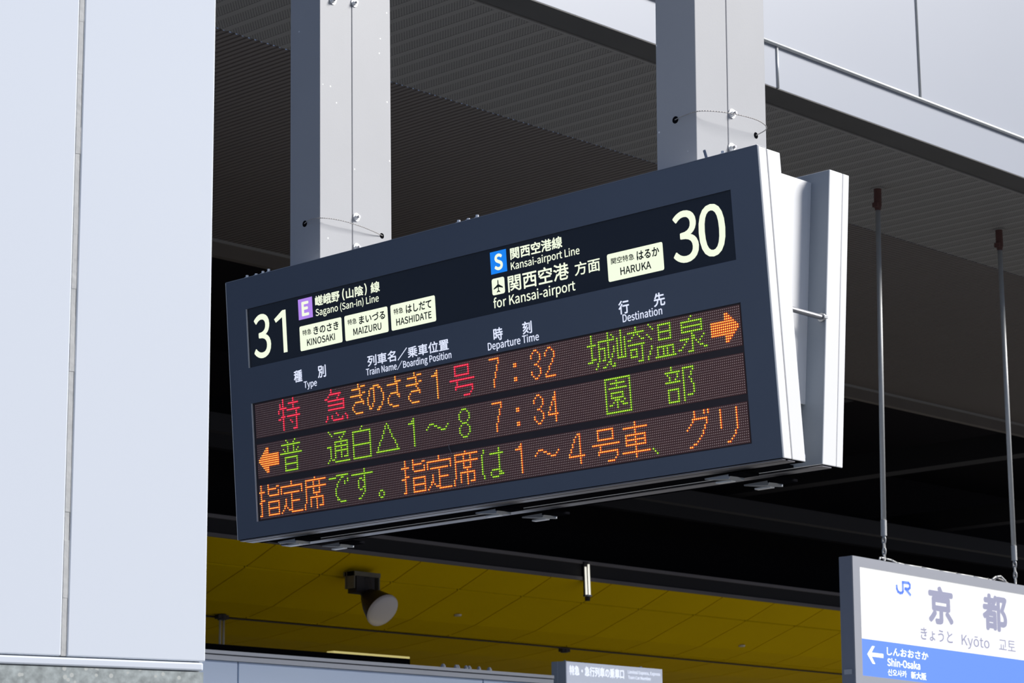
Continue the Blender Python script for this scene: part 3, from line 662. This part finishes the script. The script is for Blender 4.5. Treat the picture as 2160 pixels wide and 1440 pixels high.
# round-headed caps standing on the gutter
for i, y in enumerate((12.075, 12.20, 12.215, 12.30, 12.33, 12.43, 12.535)):
    s = .014 if i % 2 else .018
    q = MB(); q.cyl((GX-.04, y, GZ), (GX-.04, y, GZ+.016), s, M['gutter'], 12).cyl((GX-.04, y, GZ+.016), (GX-.04, y, GZ+.030), s, M['gutter'], 12, s*.45)
    q.build('cap_nut', smooth=True, label='small grey cap nuts in a row on the partition gutter', category='cap nut', group='cap nuts on the partition gutter')

# ================================================================== FITTINGS ON THE YELLOW CEILING
cond = MB().tube([(-18.50, 9, pz(-18.5)-.012+CZ), (-18.50, 20, pz(-18.5)-.02+CZ), (-18.66, 27, pz(-18.6)-.02+CZ), (-18.7, 34, pz(-18.7)-.02+CZ)], .009, M['conduit'], 8).build('conduit', label='thin dark conduit running along the yellow ceiling', category='conduit')
def jbox(x, y, lab):
    zc = pz(x)-.028+CZ
    return MB().cyl((x, y, zc+.028), (x, y, zc-.028), .042, M['conduit'], 12).box(x-.03, x+.03, y-.065, y+.065, zc-.02, zc+.02, M['conduit']).build('junction_box', label=lab, category='junction box', group='junction boxes on the conduit')
jbox(-18.46, 15.47, 'black junction box on the conduit above two pale hanging tubes')
jbox(-18.57, 20.55, 'black junction box on the conduit above the boarding sign')
t = empty('tube_lamp', V((-18.46, 15.47, pz(-18.46)-.45+CZ)), label='unlit pair of pale vertical tubes below a black junction box', category='lamp')
zt = pz(-18.46)-.058+CZ
for dy in (-.022, .022): MB().cyl((-18.44, 15.455+dy, zt), (-18.44, 15.455+dy, zt-.29-.02*(dy > 0)), .011, M['tube_off'], 10).build('tube', t, smooth=True)
MB().box(-18.47, -18.42, 15.425, 15.49, zt, zt+.012, M['conduit']).build('tube_holder', t)
t = empty('tube_lamp', V((-17.12, 19.26, 2.80+CZ)), label='lit pair of white vertical tubes on the dark girder', category='lamp')
for dy, za, zb_ in ((-.024, 3.135, 2.845), (.024, 3.165, 2.845)): MB().cyl((-16.95, 19.13+dy, za+CZ), (-16.95, 19.14+dy, zb_+CZ), .0105, M['tube_on'], 10).build('tube', t, smooth=True)
MB().box(-16.99, -16.93, 19.105, 19.175, 2.828+CZ, 2.845+CZ, M['plate_grey']).cyl((-16.96, 19.14, 2.826+CZ), (-16.96, 19.14, 2.785+CZ), .028, M['conduit'], 10).build('end_cap', t)
MB().box(-16.98, -16.965, 19.10, 19.17, 2.83+CZ, 3.19+CZ, M['void2']).build('back_plate', t)
for x, y, lab in ((-17.92, 18.19, 'small white ceiling disc nearer the floodlight'), (-17.99, 23.03, 'small white ceiling disc beside the station name sign')):
    MB().cyl((x, y, pz(x)+CZ), (x, y, pz(x)-.02+CZ), .042, M['dot_white'], 16, .036).build('ceiling_disc', label=lab, category='sensor')
# low dark box with a light strip on top, behind the partition
t = empty('light_box', V((-17.05, 14.3, 1.8+CZ)), label='long black box with a glowing yellow strip above the partition', category='light box')
MB().box(-17.12, -17.0, 12.2, 16.60, 1.80+CZ, 2.045+CZ, M['black']).build('case', t)
MB().box(-17.10, -17.005, 15.61, 16.60, 2.046+CZ, 2.066+CZ, M['strip_on']).build('light_strip', t)
for y in (12.4,): MB().cyl((-17.06, y, 2.045+CZ), (-17.06, y, pz(-17.06)+CZ), .006, M['conduit'], 6).build('hanger', t)
# floodlight
fb = V((-17.34, 16.33, pz(-17.34)+CZ)); t = empty('floodlight', fb, label='round floodlight with a frosted lens on the yellow ceiling', category='floodlight')
q = MB(); q.box(fb.x-.22, fb.x+.14, fb.y-.15, fb.y+.20, pz(-17.56)+CZ-.0, pz(-17.2)+CZ-.01, M['plate_grey'])
bk = MB(); P0 = V((-17.20, 16.18, pz(-17.2)+CZ))
bk.box(-17.32, -17.16, 16.02, 16.36, 2.82+CZ, 2.862+CZ, M['bracket']); bk.box(-17.27, -17.17, 16.02, 16.035, 2.70+CZ, 2.865+CZ, M['bracket']); bk.box(-17.27, -17.17, 16.345, 16.36, 2.70+CZ, 2.865+CZ, M['bracket'])
bk.box(-17.30, -17.28, 16.02, 16.36, 2.70+CZ, 2.86+CZ, M['bracket'])
def px(u, v, X):
    d = F+CR*(u-1080)/FPX-CU*(v-720)/FPX; return V((0, 0, CZ))+d*(X/d.x)
hc = px(808, 1288, -17.0); nv = (CR*.593-CU*.471-F*.652).normalized()
bk.build('bracket', t)
h = MB(); h.cyl(hc-nv*.03, hc-nv*.16, .170, M['conduit'], 28, .13); h.cyl(hc-nv*.16, hc-nv*.27, .13, M['conduit'], 20, .075); h.cyl(hc-nv*.27, V((-17.24, 16.2, 2.80+CZ)), .06, M['conduit'], 12, .075)
h.box(-17.30, -17.18, 16.06, 16.30, 2.66+CZ, 2.83+CZ, M['conduit']); h.build('housing', t, smooth=False)
ln = MB(); N = 28
for j, (rr, dd) in enumerate(((.172, -.02), (.172, .0), (.160, .012), (.12, .022), (.06, .028))):
    u = nv.orthogonal().normalized(); v = nv.cross(u)
    for i in range(N): a = 2*math.pi*i/N; ln.v.append(tuple(hc+nv*dd+(u*math.cos(a)+v*math.sin(a))*rr))
    if j:
        for i in range(N): o = (j-1)*N; ln.f.append((o+i, o+(i+1) % N, o+N+(i+1) % N, o+N+i)); ln.mi.append(0)
ln.mid(M['lamp_lens']); ln.f.append(tuple(range(4*N, 5*N))); ln.mi.append(0)
ln.build('lens', t, smooth=True, label='frosted pale lens')
